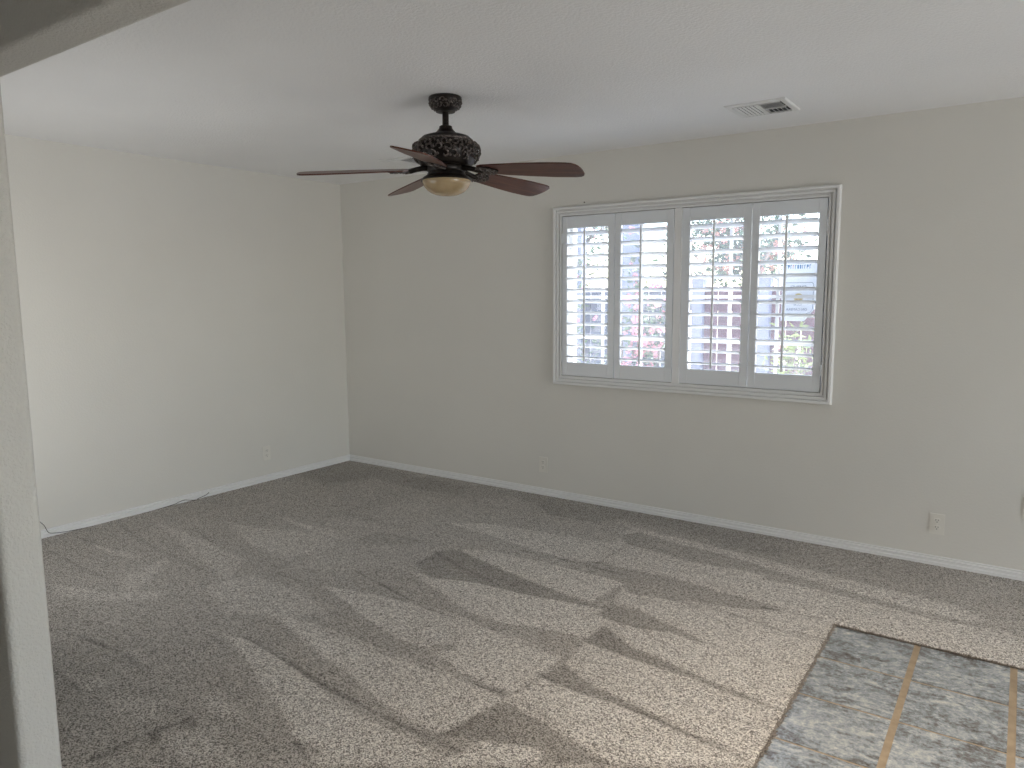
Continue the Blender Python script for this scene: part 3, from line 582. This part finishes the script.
# blades (built along +x, pitched, with an ornate iron each)
BZ = 2.105
def blade_outline():
    top = [(.185, .040), (.21, .050), (.27, .058), (.36, .068), (.45, .076), (.54, .081), (.61, .081), (.65, .080), (.674, .075), (.690, .063), (.699, .045), (.703, .015)]
    return top+[(x_, -y_) for x_, y_ in top[::-1]]
bm = BM(); prism(bm, blade_outline(), 2, -.003, .003); bl_bm = bm
PITCH = 13.5
blade_me = None; iron_me = None
def iron_bm():
    bm = BM()
    # arm from the motor, drop bend and leaf plate under the blade root
    tube(bm, [(.085, 0, .006), (.115, 0, .006), (.145, 0, .001), (.175, 0, -.006), (.20, 0, -.009)], [.014, .013, .012, .012, .011], 8)
    pl = [(.165, .012), (.178, .030), (.195, .044), (.215, .048), (.228, .040), (.240, .043), (.255, .034), (.268, .018), (.282, .006)]
    pl = pl+[(x_, -y_) for x_, y_ in pl[::-1]]
    prism(bm, pl, 2, -.0085, -.0035)
    return bm
def iron_scroll_bm():
    bm = BM()
    for s in (-1, 1):
        for cx_, cy_, r_, a0 in ((.192, .028, .015, 30), (.218, .033, .014, 120), (.246, .022, .012, 60), (.205, .010, .011, 200), (.232, .006, .010, 300), (.262, .009, .009, 10)):
            tube(bm, [(cx_+r_*(1-.06*q)*math.cos(R(a0+q*38)), s*(cy_+r_*(1-.06*q)*math.sin(R(a0+q*38))), -.0105) for q in range(10)], [.0036-.0002*q for q in range(10)], 6)
    for x_, y_ in ((.200, .02), (.200, -.02), (.258, 0)):
        bmesh.ops.create_icosphere(bm, subdivisions=2, radius=.005, matrix=Matrix.Translation((x_, y_, -.009)))
    return bm
fb = None
for k in range(5):
    rot = Matrix.Rotation(R(8.8+72*k), 4, 'Z') @ Matrix.Translation((0, 0, z_(BZ)))
    pitch = Matrix.Rotation(R(-PITCH), 4, 'X')
    if k == 0:
        blade = obj('blade', bl_bm, M['blade'], fan, bev=.0015, seg=2)
        iron = obj('blade_iron', iron_bm(), M['bronze'], fan, smooth=35); isc = obj('scroll', iron_scroll_bm(), M['scroll'], iron, smooth=60)
        b0, i0, s0 = blade, iron, isc
    else:
        blade = b0.copy(); COL.objects.link(blade); iron = i0.copy(); COL.objects.link(iron); isc = s0.copy(); COL.objects.link(isc); isc.parent = iron
    droop = Matrix.Rotation(R((4.8, 3.8, 3.0, 3.0, 3.0)[k]), 4, 'Y')
    blade.matrix_local = rot @ droop @ pitch; iron.matrix_local = rot @ droop @ pitch

# ------------------------------------------------------------------ yard behind the window
M['gravel'] = plain('pale_gravel', (.68, .65, .60), .95, vary=.3, vscale=30., bump=(120, .5, .01))
M['maroon'] = plain('maroon_fence_stain', (.095, .036, .052), .7, vary=.15, vscale=9.)
M['lavender'] = plain('pale_lavender_paint', (.20, .22, .30), .7, vary=.06, vscale=5.)
M['bark'] = plain('grey_bark', (.17, .13, .105), .9, vary=.3, vscale=20., bump=(60, .6, .01))
M['leaf'] = plain('green_leaf', (.05, .10, .04), .5, vary=.5, vscale=9.)
M['leafpale'] = plain('yellow_green_leaf', (.17, .22, .05), .5, vary=.35, vscale=9.)
M['petal'] = plain('pink_petal', (.60, .24, .30), .6, vary=.2, vscale=14.)
M['petalwarm'] = plain('coral_petal', (.62, .28, .20), .6, vary=.2, vscale=14.)
bm = BM(); box(bm, -14, 18, .16, 24, -.30, -.15); struct(obj('yard_ground', bm, M['gravel']))
GZ = -.15
M['bluegrey'] = plain('blue_grey_fence_stain', (.075, .09, .125), .7, vary=.15, vscale=9.)
def fence(label, xs, tall, mat):
    t = thing('fence', label, 'fence', (xs[0], 3.05, GZ)); ox = xs[0]; hh = 2.45 if tall else 1.78; w = .11 if tall else .06
    for xp in xs:
        bm = BM(); box(bm, xp-w-ox, xp+w-ox, -.08, .03, 0, hh); box(bm, xp-w-.02-ox, xp+w+.02-ox, -.10, .05, hh, hh+.04); obj('post', bm, M['lavender'], t)
    ends = xs if not tall else xs+[2.03]
    for a, b_ in zip(ends, ends[1:]):
        bm = BM(); x = a+.06
        while x+.135 < b_+.05:
            box(bm, x-ox, min(x+.135, b_-.005)-ox, -.02, .0, .05, 1.70); x += .147
        box(bm, a-ox, b_-.01-ox, 0, .03, .25, .34); box(bm, a-ox, b_-.01-ox, 0, .03, 1.45, 1.54)
        obj('board_panel', bm, mat, t)
fence('blue-grey board fence with tall pale posts, seen through the two left shutters', [-1.6, -.9, -.2, .60, 1.32], True, M['bluegrey'])
fence('maroon board fence with short pale posts, seen through the two right shutters', [2.10, 2.79, 3.49, 4.2, 4.9], False, M['maroon'])
def leaf(bm, p, d, ln, w, rg):
    d = d.normalized(); s = d.cross(Vector((rg.uniform(-1, 1), rg.uniform(-1, 1), rg.uniform(-.3, 1)))).normalized(); n_ = d.cross(s)
    a = p; q = [a, a+d*ln*.45+s*w+n_*w*.2, a+d*ln, a+d*ln*.45-s*w+n_*w*.2]; bm.faces.new([bm.verts.new(v) for v in q])
def flower(bm, p, r_, rg):
    n_ = Vector((rg.uniform(-.6, .6), -1, rg.uniform(-.2, .8))).normalized(); a = n_.orthogonal().normalized(); b_ = n_.cross(a)
    c_ = bm.verts.new(p)
    for k in range(5):
        t = 2*math.pi*k/5; u = a*math.cos(t)+b_*math.sin(t); v = a*math.cos(t+.9)+b_*math.sin(t+.9)
        bm.faces.new((c_, bm.verts.new(p+u*r_+n_*r_*.3), bm.verts.new(p+(u+v)*r_*.62+n_*r_*.4), bm.verts.new(p+v*r_+n_*r_*.3)))
def shrub(name, label, cat, loc, rx, rz_, h0, leaves, flowers, lm, pm, seed, ln=.09, group=None, trunk=False):
    rg = random.Random(seed); t = thing(name, label, cat, loc, 0, group)
    bl, bs, bf = BM(), BM(), BM(); tips = []
    nst = 11 if not trunk else 15
    if trunk: tube(bs, [(0, 0, 0), (.04, .02, h0*.4), (-.02, 0, h0*.75), (0, 0, h0)], [.09, .075, .065, .05], 8)
    for k in range(nst):
        a = rg.uniform(0, 6.28); e = rg.uniform(.25, 1)
        p0 = Vector((rg.uniform(-.05, .05), rg.uniform(-.05, .05), h0 if trunk else 0)); p1 = Vector((rx*e*math.cos(a), rx*.7*e*math.sin(a), (h0 if trunk else 0)+rz_*rg.uniform(.25 if not trunk else -.1, 1)))
        mid = (p0+p1)/2+Vector((rg.uniform(-.1, .1), rg.uniform(-.1, .1), .12))
        tube(bs, [p0, mid, p1], [.018, .011, .004] if not trunk else [.04, .022, .007], 5); tips += [mid, p1, p1, (mid+p1)/2]
        for q in range(4):
            p2 = (mid+p1)/2+Vector((rg.gauss(0, rx*.25), rg.gauss(0, rx*.2), rg.gauss(0, rz_*.18))); tube(bs, [(mid+p1)/2, p2], [.006, .002], 4); tips.append(p2)
    for k in range(leaves):
        p = rg.choice(tips)+Vector((rg.gauss(0, rx*.13), rg.gauss(0, rx*.12), rg.gauss(0, rz_*.10)))
        if p.z < .03: p.z = .03+rg.random()*.1
        leaf(bl, p, Vector((rg.gauss(0, 1), rg.gauss(0, 1), rg.gauss(.2, .7))), ln*rg.uniform(.7, 1.3), ln*rg.uniform(.13, .2), rg)
    for k in range(flowers):
        p = rg.choice(tips)+Vector((rg.gauss(0, rx*.13), rg.gauss(-.06, rx*.12), rg.gauss(0, rz_*.10))); flower(bf, p, rg.uniform(.022, .04), rg)
    obj('foliage', bl, lm, t); obj('stem' if not trunk else 'trunk', bs, M['bark'], t)
    if flowers: obj('blossom', bf, pm, t)
    return t
shrub('flowering_shrub', 'pink flowering shrub seen through the leftmost shutter', 'shrub', (.95, 2.2, GZ), .30, 2.0, 0, 900, 150, M['leaf'], M['petal'], 21)
shrub('flowering_shrub', 'pink flowering shrub seen through the second shutter from the left', 'shrub', (1.80, 2.3, GZ), .28, 2.0, 0, 900, 170, M['leaf'], M['petal'], 22)
shrub('bush', 'yellow-green leafy bush low behind the rightmost shutter', 'bush', (3.50, 1.9, GZ), .42, 1.25, 0, 1000, 20, M['leafpale'], M['petalwarm'], 23)
shrub('bush', 'small yellow-green bush at the foot of the maroon fence', 'bush', (2.72, 2.3, GZ), .25, .75, 0, 450, 0, M['leafpale'], M['petalwarm'], 26)
shrub('flowering_tree', 'airy tree with coral blossoms above the fence behind the right shutters', 'tree', (2.15, 4.8, GZ), 1.15, .8, 1.85, 2000, 260, M['leaf'], M['petalwarm'], 24, ln=.11, trunk=True)
shrub('flowering_tree', 'tree with pink blossoms above the fence behind the left shutters', 'tree', (-.75, 4.9, GZ), 1.15, .9, 1.85, 1700, 200, M['leaf'], M['petal'], 25, ln=.11, trunk=True)
